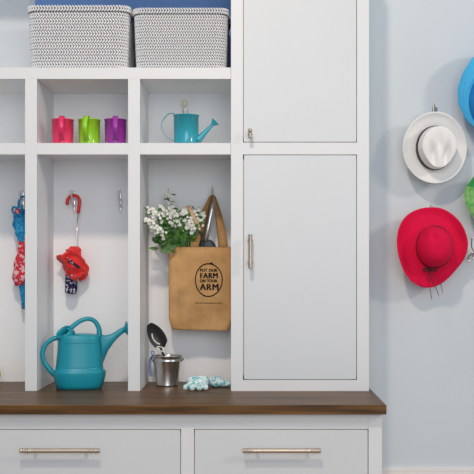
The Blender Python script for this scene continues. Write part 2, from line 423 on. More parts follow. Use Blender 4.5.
bk = thing('woven_basket', 'grey and white herringbone woven basket, left one of the pair above the cubbies', 'basket', P(77.0, 67.5, 0) + Vector((.0, .014 + BD / 2, .0032)), 'woven baskets')
basket_wall().build('basket_body', ['rope_white', 'rope_grey'], bk)
for s_ in (-1, 1):
    b = MB(); pts = smooth_pts([(s_ * (BW / 2 - .006), -.05, .150), (s_ * (BW / 2 + .0045), -.045, .172), (s_ * (BW / 2 + .0055), 0, .186), (s_ * (BW / 2 + .0045), .045, .172), (s_ * (BW / 2 - .006), .05, .150)], 6)
    b.tube(pts, .0035, 8); b.build('rope_handle', 'navy_cord', bk)
bk.scale = (.995, 1, 1.01)
bk2 = copy_tree(bk); bk2.location = P(181.0, 67.5, 0) + Vector((-.003, .012 + BD / 2, .0032)); bk2.scale = (.922, 1, .965)
bk2['label'] = 'grey and white herringbone woven basket, right one of the pair, beside the tall cabinet'

# ------------------------------------------------------------------ coat hooks
def coat_hook(px, py0, py1, label, group, surf=BY, tips='chrome', name='coat_hook'):
    k = surf; c = P(px, (py0 + py1) / 2, k); hh = (P(px, py0, k).z - P(px, py1, k).z) / 2
    t = thing(name, label, 'hook', (c.x, surf - .0004, c.z), group)
    b = MB(); n_ = 24
    def pl(u, v):
        z = -hh + 2 * hh * u; e = max(0.02, (1 - abs(2 * u - 1) ** 2.2)); hw = .0062 * e ** .5; a = PI * v
        return Vector((-math.cos(a) * hw, -math.sin(a) * .004 * e ** .5, z))
    b.grid(pl, 20, 10); wallh = surf == WY; hm = 'dull_metal' if wallh else 'chrome'; b.build('backplate', hm, t)
    for zf, l_, up in (((-.15, .052, .010),) if wallh else ((.22, .055, .020), (-.30, .034, .014))):
        b = MB(); z = hh * zf
        pts = smooth_pts([(0, -.002, z), (0, -l_ * .45, z - .006), (0, -l_ * .85, z - .002), (0, -l_, z + up)], 6)
        b.tube(pts, .0032, 10); b.ball((0, -l_, z + up + .003), .0044, 12); b.build('prong', hm, t)
    return t
coat_hook(74.2, 190, 214, 'slim chrome coat hook holding the red handled umbrella', 'coat hooks inside the cubbies')
coat_hook(120.6, 190.5, 213.5, 'slim chrome coat hook with nothing hanging on it, right of the red umbrella', 'coat hooks inside the cubbies')
coat_hook(212.6, 187.5, 209, 'slim chrome coat hook holding the jute tote bag', 'coat hooks inside the cubbies')
coat_hook(23.2, 190, 214, 'slim chrome coat hook holding the blue and red umbrella in the left cubby', 'coat hooks inside the cubbies')
# ceramic tipped hook in the upper right cubby
c = P(185.4, 112, BY)
t = thing('ceramic_knob_hook', 'chrome hook with cream ceramic knob above the small teal watering can', 'hook', (c.x, BY - .0004, c.z))
b = MB(); b.lathe([(0, 0), (.010, 0), (.009, .003), (0, .004)], 20, (0, 0, 0), (0, -1, 0)); b.box(-.004, .004, -.004, 0, -.03, .012); b.build('backplate', 'chrome', t)
b = MB(); b.tube(smooth_pts([(0, -.003, -.004), (0, -.022, -.012), (0, -.034, -.002), (0, -.034, .014)], 6), .0035, 10); b.build('prong', 'chrome', t)
b = MB(); b.lathe([(0, -.0015), (.006, 0), (.0095, .006), (.0105, .012), (.0085, .018), (.004, .0208), (0, .0214)], 20, (0, -.034, .015)); b.build('ceramic_knob', 'ceramic', t)

# ------------------------------------------------------------------ mini watering cans
def mini_can(enamel, label, loc, rz, R=.0365, H=.086, group='miniature watering cans on the cubby shelf', lean=0, spoutlen=1.0):
    t = thing('miniature_watering_can', label, 'watering can', loc, group, rz)
    b = MB(); b.lathe([(0, .001), (R * .97, .001), (R * .97, .003), (R * .95, .006), (R * .99, H - .004), (R * 1.035, H - .0035), (R * 1.05, H - .001), (R * 1.03, H), (R * .97, H), (R * .95, H - .004), (R * .92, .008), (0, .008)], 48); b.build('body', enamel, t)
    # half cover over the opening, towards the spout (+X)
    b = MB()
    def cov(u, v):
        a = -PI / 2 + PI * v; return Vector((R * .985 * u * math.cos(a), R * .985 * math.sin(a) * (.35 + .65 * u), H - .001 + .004 * (1 - u)))
    b.grid(cov, 5, 20)
    o = b.build('half_cover', enamel, t); sm = o.modifiers.new('s', 'SOLIDIFY'); sm.thickness = .001
    # strap handle at -X
    b = MB()
    pts = smooth_pts([(-R * .80, 0, H + .001), (-R * 1.05, 0, H + .006), (-R * 1.50, 0, H + .001), (-R * 1.93, 0, H - .024), (-R * 1.85, 0, H * .46), (-R * 1.45, 0, H * .23), (-R * .96, 0, .011)], 6)
    b.ribbon(pts, .0165 if R < .037 else .012, (0, 1, 0), .0016); b.build('strap_handle', enamel, t)
    # spout and rose
    b = MB(); e = Vector((R * 2.22 * spoutlen, 0, H * .74)); s0 = Vector((R * .90, 0, .013))
    pts = smooth_pts([s0, s0 + (e - s0) * .35, s0 + (e - s0) * .7, e], 4)
    b.tube(pts, lerpr([.0125, .0088, .0056, .0046], 4), 16); b.build('spout', enamel, t)
    dr = Vector((.62, 0, .60)).normalized()
    b = MB(); b.lathe([(.0046, -.012), (.0052, -.008), (.0135, .003), (.0150, .0055), (.0145, .0065), (0, .0085)], 24, e, dr); b.build('rose', enamel, t)
    # embossed ring of dots near the rim
    b = MB()
    for kk in range(3):
        for q_ in range(28):
            a = 2 * PI * (q_ + .5 * (kk % 2)) / 28; b.ball((R * .985 * math.cos(a), R * .985 * math.sin(a), H * (.5 + kk * .12)), .0011, 6)
    b.build('embossed_dots', enamel, t)
    t.rotation_euler = (lean, 0, rz)
    return t
shz = Z(143) + .0006
Yc = .052
mini_can('pink_enamel', 'small bright pink metal watering can, leftmost of three seen from behind', (X(62.8, Yc), Yc, shz), PI / 2 + .10, R=.0350, H=.081)
mini_can('lime_enamel', 'small lime green metal watering can between the pink and purple ones', (X(89.3, Yc), Yc, shz), PI / 2 - .06, R=.0350, H=.081)
mini_can('purple_enamel', 'small purple metal watering can, rightmost of three, partly behind the divider', (X(115.5, Yc), Yc, shz), PI / 2 + .12, R=.0350, H=.081)
mini_can('teal_enamel', 'small teal metal watering can shown side on in the upper right cubby', (X(186.2, .045), .045, shz), 0, R=.0405, H=.094)

# ------------------------------------------------------------------ big watering can
Yw = .078; kY = (D + Yw) / D * S; cw = P(79.5, 390, .03)
bw = thing('watering_can', 'large teal plastic watering can standing on the worktop in the middle cubby', 'watering can', (X(79.6, Yw), Yw, CT + .0006), None, .24)
zb = lambda py: (388.2 - py) * kY       # pixel row -> height above base at the can's depth
xb_ = lambda px: (px - 78.6) * kY
def sup(a, rx, ry, e=2.6):
    c_, s_ = math.cos(a), math.sin(a)
    return rx * math.copysign(abs(c_) ** (2 / e), c_), ry * math.copysign(abs(s_) ** (2 / e), s_)
prof = [(388.2, 57.5, 99), (387.6, 56, 100.5), (384, 54.6, 102), (376, 52.4, 104.2), (372, 51.9, 104.6), (370.8, 51.9, 104.6), (370, 54.6, 102.2), (366, 55.2, 101.8), (358, 56.2, 101.5), (348, 57.0, 100.5), (340, 57.2, 99.8), (337, 57.0, 99.6), (335.4, 57.8, 98.8), (334.6, 60.0, 96.5), (333.9, 68, 90)]
b = MB()
def bodyf(u, v):
    i = u * (len(prof) - 1); i0 = int(round(i)); py, l_, r_ = prof[i0]
    rx = (r_ - l_) / 2 * kY; cx = xb_((r_ + l_) / 2); ry = rx * .74; x, y = sup(2 * PI * v, rx, ry)
    return Vector((cx + x, y, zb(py)))
b.grid(bodyf, len(prof) - 1, 64, cv=True, capa=True, capb=True); can_body = b.build('body', 'teal_plastic', bw)
# raised frame of the embossed panel, following the front curve
b = MB()
def front(px, py):
    # y on the front surface at that pixel
    for i in range(len(prof) - 1):
        if prof[i][0] >= py >= prof[i + 1][0]:
            t_ = (prof[i][0] - py) / max(1e-6, prof[i][0] - prof[i + 1][0]); l_ = prof[i][1] + (prof[i + 1][1] - prof[i][1]) * t_; r_ = prof[i][2] + (prof[i + 1][2] - prof[i][2]) * t_
            rx = (r_ - l_) / 2; u_ = abs((px - (l_ + r_) / 2) / rx); return Vector((xb_(px), -rx * kY * .74 * (1 - u_ ** 2.6) ** (1 / 2.6) - .0003, zb(py)))
loop = [(63, 342.5), (79, 342), (94.5, 342.5), (95.5, 355), (97.5, 366), (79, 366.5), (60.5, 366), (62, 355)]
lp = []
for i in range(len(loop)):
    a, c = loop[i], loop[(i + 1) % len(loop)]
    for k in range(8): lp.append(front(a[0] + (c[0] - a[0]) * k / 8, a[1] + (c[1] - a[1]) * k / 8))
b.tube(lp, .0011, 6, closed=True); b.build('embossed_panel', 'teal_plastic', bw)
# side handle
b = MB(); pts = [(59, 337.5), (52, 338.8), (45.5, 344), (42.3, 352), (43.5, 360), (48, 367.5), (54, 374)]
pts = smooth_pts([Vector((xb_(a), 0, zb(c))) for a, c in pts], 6); b.tube(pts, lerpr([.0085, .0078, .0072, .0070, .0072, .0085, .010], 6), 14, flat=1.35, side=(0, 1, 0) if False else None); b.build('side_handle', 'teal_plastic', bw)
# top handle
b = MB(); pts = [(67.5, 330.5), (73, 325.5), (80, 320.8), (87.5, 319.0), (94, 322), (97.8, 329), (98.2, 336.5)]
pts = smooth_pts([Vector((xb_(a), 0, zb(c))) for a, c in pts], 6); b.tube(pts, lerpr([.0085, .0078, .0074, .0072, .0074, .0080, .0095], 6), 14); b.build('top_handle', 'teal_plastic', bw)
# filler collar
b = MB(); a0 = Vector((xb_(64.2), -.012, zb(334.0))); nrm = Vector((-.50, -.42, .76)).normalized()
b.lathe([(.0290, -.010), (.0265, .004), (.0255, .0125), (.0245, .0135), (.0230, .0125), (.0222, -.001), (.0215, -.012), (.0290, -.010)], 36, a0, nrm, sx=1, sy=1.1); b.build('filler_collar', 'teal_plastic', bw)
b = MB(); b.lathe([(0, -.075), (.0212, -.075), (.0212, .02), (0, .02)], 36, a0, nrm, sx=1, sy=1.1); cut = b.build('cut', 'teal_plastic', bw)
bo_ = can_body.modifiers.new('b', 'BOOLEAN'); bo_.operation = 'DIFFERENCE'; bo_.object = cut; bo_.solver = 'EXACT'
dg_ = bpy.context.evaluated_depsgraph_get(); dg_.update(); nm_ = bpy.data.meshes.new_from_object(can_body.evaluated_get(dg_)); can_body.modifiers.clear(); can_body.data = nm_; bpy.data.objects.remove(cut)
# spout
SP = [(95, 334.9, 372, .017), (98, 335.0, 371.5, .016), (101, 335.3, 366.5, .0145), (104, 335.6, 358.5, .013), (107, 335.4, 351.5, .0115), (110, 334.6, 346.5, .0102), (113.5, 333.0, 341.6, .0088), (118, 330.2, 337.0, .0072), (122.6, 327.8, 333.4, .0060)]
def spf(u, v):
    x = u * (len(SP) - 1); i = min(len(SP) - 2, int(x)); f_ = x - i
    q0, q1, q2, q3 = SP[max(0, i - 1)], SP[i], SP[i + 1], SP[min(len(SP) - 1, i + 2)]
    c = [.5 * (2 * b_ + (c_ - a_) * f_ + (2 * a_ - 5 * b_ + 4 * c_ - d_) * f_ ** 2 + (3 * b_ - a_ - 3 * c_ + d_) * f_ ** 3) for a_, b_, c_, d_ in zip(q0, q1, q2, q3)]
    a = 2 * PI * v; return Vector((xb_(c[0]) - (.3 * math.sin(a) * (c[2] - c[1]) / 2 * kY if u > .5 else 0) * (u - .5) * 2, c[3] * math.cos(a), zb((c[1] + c[2]) / 2) + math.sin(a) * (c[2] - c[1]) / 2 * kY))
b = MB(); b.grid(spf, 32, 24, cv=True, capa=True, capb=True); b.build('spout', 'teal_plastic', bw)
b = MB(); e = Vector((xb_(122.6), 0, zb(330.8))); dr = Vector((.90, -.05, .20)).normalized()
b.lathe([(.0058, -.006), (.008, .001), (.018, .0085), (.0265, .0125), (.0270, .0145), (.0255, .0160), (.012, .0185), (0, .019)], 32, e, dr); b.build('rose', 'teal_plastic', bw)
b = MB(); q_ = dr.to_track_quat('Z', 'Y')
for rr, nn in ((.007, 6), (.014, 12), (.021, 18)):
    for k in range(nn):
        a = 2 * PI * k / nn; b.ball(e + q_ @ Vector((rr * math.cos(a), rr * math.sin(a), .0172 if rr < .02 else .0165)), .0009, 6)
b.build('rose_holes', 'black_metal', bw)

# ------------------------------------------------------------------ red umbrella
Yu = .235
def U(px, py, dy=0): return P(px, py, Yu + dy) - uroot
uroot = P(71, 293, Yu)
um = thing('folded_umbrella', 'small folded umbrella with red ruffled canopy and red crook handle, hanging in the middle cubby', 'umbrella', uroot)
b = MB(); pts = smooth_pts([U(67.2, 203.5), U(67.8, 199.8), U(70.2, 196.6), U(74.0, 195.4), U(77.6, 197.0), U(79.4, 200.8), U(79.0, 206), U(78.3, 212)], 6)
b.tube(pts, .0060, 14); b.ball(pts[0], .0060, 12); b.ball(pts[-1], .0062, 12); b.build('crook_handle', 'red_plastic', um)
b = MB(); b.tube([U(78.3, 211), U(75.6, 247), U(73, 262)], .0021, 10); b.build('shaft', 'chrome', um)
# ruffled canopy: a crumpled, layered bundle of folds
def ruffle(c, rx, rz, seed, folds=7, ry=.022, amp=.30, tilt=0):
    b = MB(); rnd = random.Random(seed); ph = rnd.random() * 6
    def f(u, v):
        a = 2 * PI * v; th = PI * (.04 + .92 * u); rr = math.sin(th) ** .8
        k = 1 + amp * rr * math.sin(folds * a + ph + 2.2 * u) * .6 + amp * .6 * noise.noise(Vector((math.cos(a) * 2.1, math.sin(a) * 2.1, u * 3 + seed)))
        x = rx * rr * math.cos(a) * k; y = ry * rr * math.sin(a) * k; z = rz * math.cos(th) * (1 + .12 * math.sin(3 * a + seed))
        return c + Vector((x * math.cos(tilt) - z * math.sin(tilt), y, x * math.sin(tilt) + z * math.cos(tilt)))
    b.grid(f, 16, 72, cv=True, capa=True, capb=True); return b
b = MB()
def pw(t, ks):
    for (a_, b_), (c_, d_) in zip(ks, ks[1:]):
        if t <= c_: f_ = (t - a_) / (c_ - a_); f_ = f_ * f_ * (3 - 2 * f_); return b_ + (d_ - b_) * f_
    return ks[-1][1]
def canopy(u, v):
    a = 2 * PI * v; ca, sa = math.cos(a), math.sin(a)
    lx = pw(u, [(0, 70.5), (.12, 67.5), (.26, 62), (.38, 59), (.55, 63), (.75, 66), (1, 70)])
    rx = pw(u, [(0, 78), (.10, 80.5), (.25, 81), (.42, 84.5), (.60, 88), (.78, 88.5), (.92, 85), (1, 80)])
    hw = (rx - lx) / 2; cxp = (rx + lx) / 2
    fold = 1 + .07 * math.sin(5 * a + 9 * u) + .05 * math.sin(9 * a - 12 * u) + .14 * noise.noise(Vector((ca * 2.2, sa * 2.2, u * 6)))
    return U(cxp + hw * fold * ca, 246.3 + 33.5 * u + 1.6 * math.sin(4 * a + 1) * u, 0) + Vector((0, .021 * sa * (.45 + .6 * math.sin(PI * min(1, u * .9 + .08))) * (1 + .35 * math.sin(14 * u + 3 * ca) + .2 * math.sin(6 * a + 9 * u)), 0))
b = MB()
b.grid(canopy, 26, 90, cv=True, capa=True, capb=True); b.build('ruffled_canopy', 'red_cloth', um)
b = MB()
for (p0, p1, p2, wd) in (((56.5, 257.5, -.010), (63, 260, -.027), (69, 270, -.026), .034), ((61, 256, -.017), (72, 262, -.030), (84, 270, -.020), .020), ((66, 250, -.016), (76, 254, -.026), (84.5, 263, -.018), .018), ((66, 274, -.018), (75, 278.5, -.026), (84, 273, -.018), .016)):
    pts = smooth_pts([U(*p0), U(*p1), U(*p2)], 8)
    N_ = len(pts); ws = [wd * (.35 + .65 * math.sin(PI * i / (N_ - 1))) for i in range(N_)]
    b.ribbon(pts, ws, [Vector((.25 * math.sin(i * 1.3), -.7 + .3 * math.cos(i * .9), .7)) for i in range(N_)], .0018)
b.build('ruffle_frill', 'red_cloth', um)
b = MB(); pts = smooth_pts([U(67, 257.5, -.029), U(71, 261.5, -.033), U(76, 265.5, -.032), U(79.5, 267.5, -.026)], 6); b.ribbon(pts, .009, (.2, -.3, 1), .002); o = b.build('patterned_trim', 'navy_print', um)
b = MB()
def navy(u, v):
    a = 2 * PI * v; r_ = (5.4 + .6 * math.sin(PI * u)) * (1 if u < .93 else .93) * (1 + .11 * math.sin(5 * a + 2 * u)); return U(71.2 - .6 * u + r_ * math.cos(a), 274 + 19 * u + 1.0 * math.cos(a + 1), 0) + Vector((0, .015 * math.sin(a), 0))
b.grid(navy, 12, 40, cv=True, capa=True, capb=True); o = b.build('closed_canopy_edge', 'navy_print', um); o['label'] = 'navy and white patterned lower end'
b = MB(); b.ball(U(75.2, 279.5, -.019), .0075, 14, sc3=(1.1, .7, .7)); b.build('tie_button', 'red_cloth', um)

# ------------------------------------------------------------------ blue and red umbrella, half behind the divider
uroot = P(22, 310, Yu)
u2 = thing('folded_umbrella', 'folded umbrella in blue and red floral cloth hanging in the left cubby behind the divider', 'umbrella', uroot)
b = MB(); pts = smooth_pts([U(18.5, 208), U(19.5, 200), U(23.5, 196.5), U(27, 200), U(26.5, 212), U(25, 240)], 6); b.tube(pts, .0040, 12); b.build('crook_handle', 'blue_print', u2)
b = MB()
def blue_top(u, v):
    a = 2 * PI * v; r_ = 3.5 + 3.0 * math.sin(PI * min(1, u * 1.1)) + 1.1 * math.sin(4 * a + 6 * u) + 2.2 * noise.noise(Vector((math.cos(a), math.sin(a), u * 5)))
    return U(21.2 - 1.2 * math.sin(u * 4) + r_ * math.cos(a), 209 + 33 * u, 0) + Vector((0, .02 * math.sin(a), 0))
b.grid(blue_top, 16, 40, cv=True, capa=True, capb=True); b.build('blue_canopy_folds', 'blue_print', u2)
b = MB()
hp = smooth_pts([U(17.2, 216.5, -.022), U(12.6, 211.5, -.024), U(13.2, 207.3, -.024), U(17.0, 207.6, -.026), U(20.8, 206.5, -.024), U(22.0, 211.0, -.024)], 6, closed=True)
b.tube(hp, .0036, 10, closed=True); b.build('cloth_loop', 'blue_print', u2)
b = MB(); b.ball(U(17.4, 211.3, -.020), .011, 16, sc3=(1, .5, .95)); b.build('loop_bead', 'red_print', u2)
b = MB()
def red_bulge(u, v):
    a = 2 * PI * v; prof_ = [3, 5.0, 5.4, 5.6, 6.6, 7.8, 8.4, 8.0, 5.0]; i = u * 8; i0 = min(7, int(i)); r_ = prof_[i0] + (prof_[i0 + 1] - prof_[i0]) * (i - i0)
    cxs = 23.5 - 3.6 * max(0, (u - .3)) / .7
    r_ *= 1 + .07 * math.sin(5 * a + 7 * u) + .26 * noise.noise(Vector((math.cos(a) * 2, math.sin(a) * 2, u * 5)))
    return U(cxs + r_ * math.cos(a), 235 + 50 * u + 1.2 * math.sin(3 * a), 0) + Vector((0, .0245 * math.sin(a) * r_ / 7, 0))
b.grid(red_bulge, 22, 48, cv=True, capa=True, capb=True); b.build('red_canopy_folds', 'red_print', u2)
b = MB(); b.tube([U(21.5, 278), U(22.2, 290), U(23.2, 302), U(23.4, 309)], [.014, .0095, .0065, .0045], 16); b.build('blue_canopy_end', 'blue_print', u2)

# ------------------------------------------------------------------ yellow ball at the frame edge
rb = 11.0 * S
b = MB(); b.ball((0, 0, rb), rb, 32)
for k in range(3):
    q_ = Matrix.Rotation(k * PI / 3 + .2, 3, 'Z'); b.tube([q_ @ Vector((rb * math.cos(a), 0, rb * math.sin(a))) + Vector((0, 0, rb)) for a in [2 * PI * i / 40 for i in range(40)]], .0008, 6, closed=True)
o = b.build('rubber_ball', 'yellow'); o.location = (X(-15.5, .10), .17, CT + .0016); tag(o, 'yellow rubber ball on the worktop at the far left edge', 'ball')

# ------------------------------------------------------------------ jute tote bag
Yb = .205; kb = (D + .165) / D * S
root = P(200, 330, Yb)
bag = thing('tote_bag', 'natural jute tote bag with round dark print hanging in the right cubby', 'bag', root)
def B(px, py, Y): return P(px, py, Y) - root
bl, br = 168.0, 231.6
cxm = (bl + br) / 2; hw = (br - bl) / 2
def bagf(u, v, ins=0.0):
    # u from the top (0) to the bottom (1), v around; v 0..0.5 is the front
    py = 247.3 + 82.5 * u
    a = 2 * PI * v; x, y = sup(a, 1, 1, 5.5 if True else 4)
    dep = .032 * (.62 + .38 * math.sin(PI * min(1, u * .85 + .12)))
    taper = 1 if u < .84 else 1 - .12 * ((u - .84) / .16) ** 1.6
    px_ = cxm + x * (hw * taper - ins * 2)
    wob = .0065 * noise.noise(Vector((px_ * .045, py * .05, 3.1 if y < 0 else 9))) + .0018 * noise.noise(Vector((px_ * .12, py * .10, 7)))
    fold = .0028 * math.exp(-((px_ - (176 + (py - 247) * .10)) / 2.0) ** 2)
    yy = Yb + y * (dep - ins * .004) + (wob - fold if y < -.3 else 0)
    return B(px_, py + (1.8 * (px_ - bl) / (br - bl) * u) + 1.5 * noise.noise(Vector((px_ * .05, 2, 0))) * (1 - u) ** 8 , .165) * 1 + Vector((0, yy - .165, 0))
b = MB(); b.grid(lambda u, v: bagf(u, v), 44, 120, cv=True, capb=True); b.grid(lambda u, v: bagf(u * .97, v, .6), 20, 120, cv=True, capb=True)
bag_mesh = b.build('bag_body', 'jute', bag).data
from mathutils.bvhtree import BVHTree
bag_tree = BVHTree.FromPolygons([v.co.copy() for v in bag_mesh.vertices], [tuple(p_.vertices) for p_ in bag_mesh.polygons])
b = MB()   # stitched hem at the mouth
b.tube([bagf(.0, i / 120) for i in range(120)], .0016, 6, closed=True); b.build('top_hem', 'jute', bag)
for nm, yy, l0, r0, hw_ in (('front', 0.187, (194.0, 247.8), (224.0, 247.8), 8.4), ('back', .238, (200, 250), (222.5, 250), 7.8)):
    top = P(212.4, 197.5, .236 if nm == 'front' else .250)
    pl_ = P(l0[0], l0[1], yy); pr_ = P(r0[0], r0[1], yy)
    b = MB(); pts = []; ws = []; wd = []
    for i in range(13):
        t_ = i / 12; p = pl_.lerp(top + Vector((-.006, 0, 0)), t_); p.x += -.004 * math.sin(PI * t_); pts.append(p - root); ws.append(kb * hw_ * (1 - .5 * t_ ** 2)); wd.append(Vector((1, .9 * t_ ** 2, 0)))
    for i in range(5):
        a = PI - PI * (i + .5) / 5; pts.append(top - root + Vector((.0062 * math.cos(a), 0, .0075 * math.sin(a)))); ws.append(kb * hw_ * .5); wd.append(Vector((.55, 1, 0)))
    for i in range(12, -1, -1):
        t_ = i / 12; p = pr_.lerp(top + Vector((.006, 0, 0)), t_); p.x += .004 * math.sin(PI * t_); pts.append(p - root); ws.append(kb * hw_ * (1 - .5 * t_ ** 2)); wd.append(Vector((1, .9 * t_ ** 2, 0)))
    b.ribbon(pts, ws, wd, .0022); b.build('strap', 'strap', bag)
# round print
def on_front(px, py):
    """point just in front of the bag's front face"""
    q_ = B(px, py, .165); hit = bag_tree.ray_cast(Vector((q_.x, -.5, q_.z)), Vector((0, 1, 0)))
    return Vector((q_.x, hit[0].y - .0010, q_.z))
b = MB(); N_ = 72; vs_ = []
for i in range(N_):
    a = 2 * PI * i / N_; wv = 1 + .012 * math.sin(3 * a + 1)
    for rr in (1.0, .925):
        vs_.append(on_front(208.6 + 14.0 * rr * wv * math.cos(a), 280.0 - 17.0 * rr * wv * math.sin(a)))
b.add(vs_, [(2 * i, 2 * ((i + 1) % N_), 2 * ((i + 1) % N_) + 1, 2 * i + 1) for i in range(N_)])
vs_ = [on_front(x, y) for x, y in ((208.5, 263.6), (211.8, 262.0), (213.6, 264.6), (211.0, 264.6))]; b.add(vs_, [(0, 1, 2, 3)])
b.build('print_ring', 'ink', bag)
def lettering(name, txt, px, py, wpx, hpx, bold=.0):
    cu = bpy.data.curves.new('t', 'FONT'); cu.body = txt; cu.size = 1; cu.align_x = 'CENTER'; cu.offset = bold; cu.resolution_u = 3; cu.space_character = 1.12
    tmp = bpy.data.objects.new('t', cu); C.objects.link(tmp); dg = bpy.context.evaluated_depsgraph_get(); dg.update()
    me = bpy.data.meshes.new_from_object(tmp.evaluated_get(dg)); bpy.data.objects.remove(tmp)
    xs = [v.co.x for v in me.vertices]; ys = [v.co.y for v in me.vertices]
    x0, x1, y0, y1 = min(xs), max(xs), min(ys), max(ys)
    for v in me.vertices:
        qx = px + ((v.co.x - x0) / (x1 - x0) - .5) * wpx; qy = py - ((v.co.y - y0) / (y1 - y0) - .5) * hpx
        v.co = on_front(qx, qy)
    me.materials.append(M['ink']); me.name = name
    if hpx > 2.5:
        import bmesh
        bm = bmesh.new(); bm.from_mesh(me); src_ = bm.verts[:] + bm.edges[:] + bm.faces[:]
        for k_ in ((.45, .9) if hpx > 4 else (.15, .3)):
            g_ = bmesh.ops.duplicate(bm, geom=src_)
            for v in g_['geom']:
                if isinstance(v, bmesh.types.BMVert): v.co.x += k_ * kb; v.co.y -= .0001 * k_
        bm.to_mesh(me); bm.free()
    o = bpy.data.objects.new(name, me); C.objects.link(o); o.parent = bag
    return o
lettering('printed_word', 'PUT OUR', 208.4, 270.3, 17.5, 3.2, .03)
lettering('printed_word', 'FARM', 208.4, 275.6, 17.2, 5.4, 0)
lettering('printed_word', 'ON YOUR', 208.4, 280.9, 17.5, 3.2, .03)
lettering('printed_word', 'ARM', 208.6, 287.0, 18.2, 6.2, 0)
lettering('printed_web_address', 'farmfreshtoyou.com', 208.8, 303.2, 27, 1.9, .02)

# ------------------------------------------------------------------ bouquet in the bag
Yq = .215
root = P(180, 262, Yq)
bq = thing('flower_bouquet', 'bunch of white garden flowers and green leaves sticking out of the jute bag', 'bouquet', root)
rnd = random.Random(11)
def leaf(b, p, d, L, W, mi=0):
    d = d.normalized(); s_ = d.cross(Vector((rnd.uniform(-.4, .4), -1, rnd.uniform(-.3, .5)))).normalized(); n_ = s_.cross(d); bend = rnd.uniform(-.35, .1)
    vs_ = []; K = 5
    for i in range(K + 1):
        t_ = i / K; wv = W * math.sin(PI * min(1, t_ * .93 + .05)) ** .8; c = p + d * L * t_ + n_ * bend * L * t_ * t_
        vs_ += [c - s_ * wv + n_ * wv * .3, c, c + s_ * wv + n_ * wv * .3]
    fs = []
    for i in range(K):
        a = 3 * i; fs += [(a, a + 3, a + 4, a + 1), (a + 1, a + 4, a + 5, a + 2)]
    b.add(vs_, fs, mi)
def blossom(b, c, r_, d):
    c = Vector((c.x, c.y - .010, c.z))
    q_ = d.normalized().to_track_quat('Z', 'Y'); n_ = 5; ph = rnd.random() * 6
    for ring, k_ in ((0, 1.0), (1, .62)):
        for i in range(n_):
            a = ph + 2 * PI * (i + .5 * ring) / n_; u_ = Vector((math.cos(a), math.sin(a), 0)); s_ = Vector((-math.sin(a), math.cos(a), 0))
            rr = r_ * k_; vs_ = [Vector((0, 0, .1 * rr)), u_ * .5 * rr + s_ * .42 * rr + Vector((0, 0, .30 * rr)), u_ * 1.0 * rr + s_ * .28 * rr + Vector((0, 0, (.25 + .5 * ring) * rr)), u_ * 1.08 * rr - s_ * .1 * rr + Vector((0, 0, (.15 + .5 * ring) * rr)), u_ * .5 * rr - s_ * .42 * rr + Vector((0, 0, .30 * rr))]
            b.add([c + q_ @ v for v in vs_], [(0, 1, 2, 3, 4)])
stalks = [  # tip px,py,Y ; blossom span along the stalk, root px
    (168, 190, .185, 34, 183, 24), (148.5, 207, .10, 20, 179, 12), (146, 219, .075, 26, 180, 16), (154, 227, .11, 22, 181, 12), (172, 205, .200, 34, 184, 18),
    (185, 209, .19, 26, 187, 14), (197, 207, .205, 24, 188, 14), (203, 212, .215, 20, 190, 10), (190, 218, .180, 20, 188, 10), (160, 205, .16, 26, 181, 12), (193, 228, .18, 14, 189, 7)]
for (px, py, Y_, span, rx_, nb) in stalks:
    base_ = P(rx_, 262, .205) - root; tip = P(px, py, Y_) - root
    mid = base_.lerp(tip, .55) + Vector((0, 0, .012)); pts = smooth_pts([base_, mid, tip], 8)
    b = MB(); b.tube(pts, lerpr([.0018, .0014, .0007], 8), 6, mi=1)
    for i in range(7, len(pts) - 2):
        for _ in range(1 if i < 11 else 2):
            d = Vector((rnd.uniform(-1, 1), rnd.uniform(-.8, .1), rnd.uniform(-.3, .8))); leaf(b, pts[i], d, rnd.uniform(.014, .026), rnd.uniform(.0028, .005))
    st = b.build('flower_stalk', ['leaf', 'stem'], bq)
    b = MB()
    for k in range(int(nb * 2.1)):
        t_ = 1 - (k / (nb * 2.1)) * (span / 62); t_ = max(.42, t_); p = pts[min(len(pts) - 1, int(t_ * (len(pts) - 1)))]
        sp = .003 + .014 * (k / nb / 2.1) ** .6
        off = Vector((rnd.uniform(-1, 1), rnd.uniform(-1, .4), rnd.uniform(-.8, .8))) * sp; blossom(b, p + off, rnd.uniform(.0042, .0072) * (.5 + .5 * min(1, k / 6)), off + Vector((0, -.02, .006)))
    b.build('blossoms', 'petal', st)
b = MB()
for k in range(230):
    px = rnd.gauss(176, 11); py = rnd.uniform(221, 250)
    if px < 158: px = 158 + rnd.random() * 14
    if px > 199: px = 190 + rnd.random() * 8
    base_ = P(px, py, rnd.uniform(.182, .228)) - root
    o_ = P(182, 262, .2) - root; d = (base_ - o_).normalized() + Vector((rnd.uniform(-.7, .7), rnd.uniform(-.6, .2), rnd.uniform(-.5, .5)))
    leaf(b, base_, d, rnd.uniform(.018, .036), rnd.uniform(.004, .0075))
for px, py in ((157, 236), (160, 243), (164, 249), (167, 253), (162, 252), (170, 250), (156, 230)):
    base_ = P(px + 6, py - 5, .163) - root; leaf(b, base_, Vector((-.7, -.2, -.5)), .03, .008)
b.build('foliage', 'leaf', bq)
b = MB(); b.lathe([(0, 0), (.003, .002), (.0035, .008), (.002, .014), (0, .017)], 10, P(168, 193, .225) - root); b.build('flower_bud', 'bud', bq)

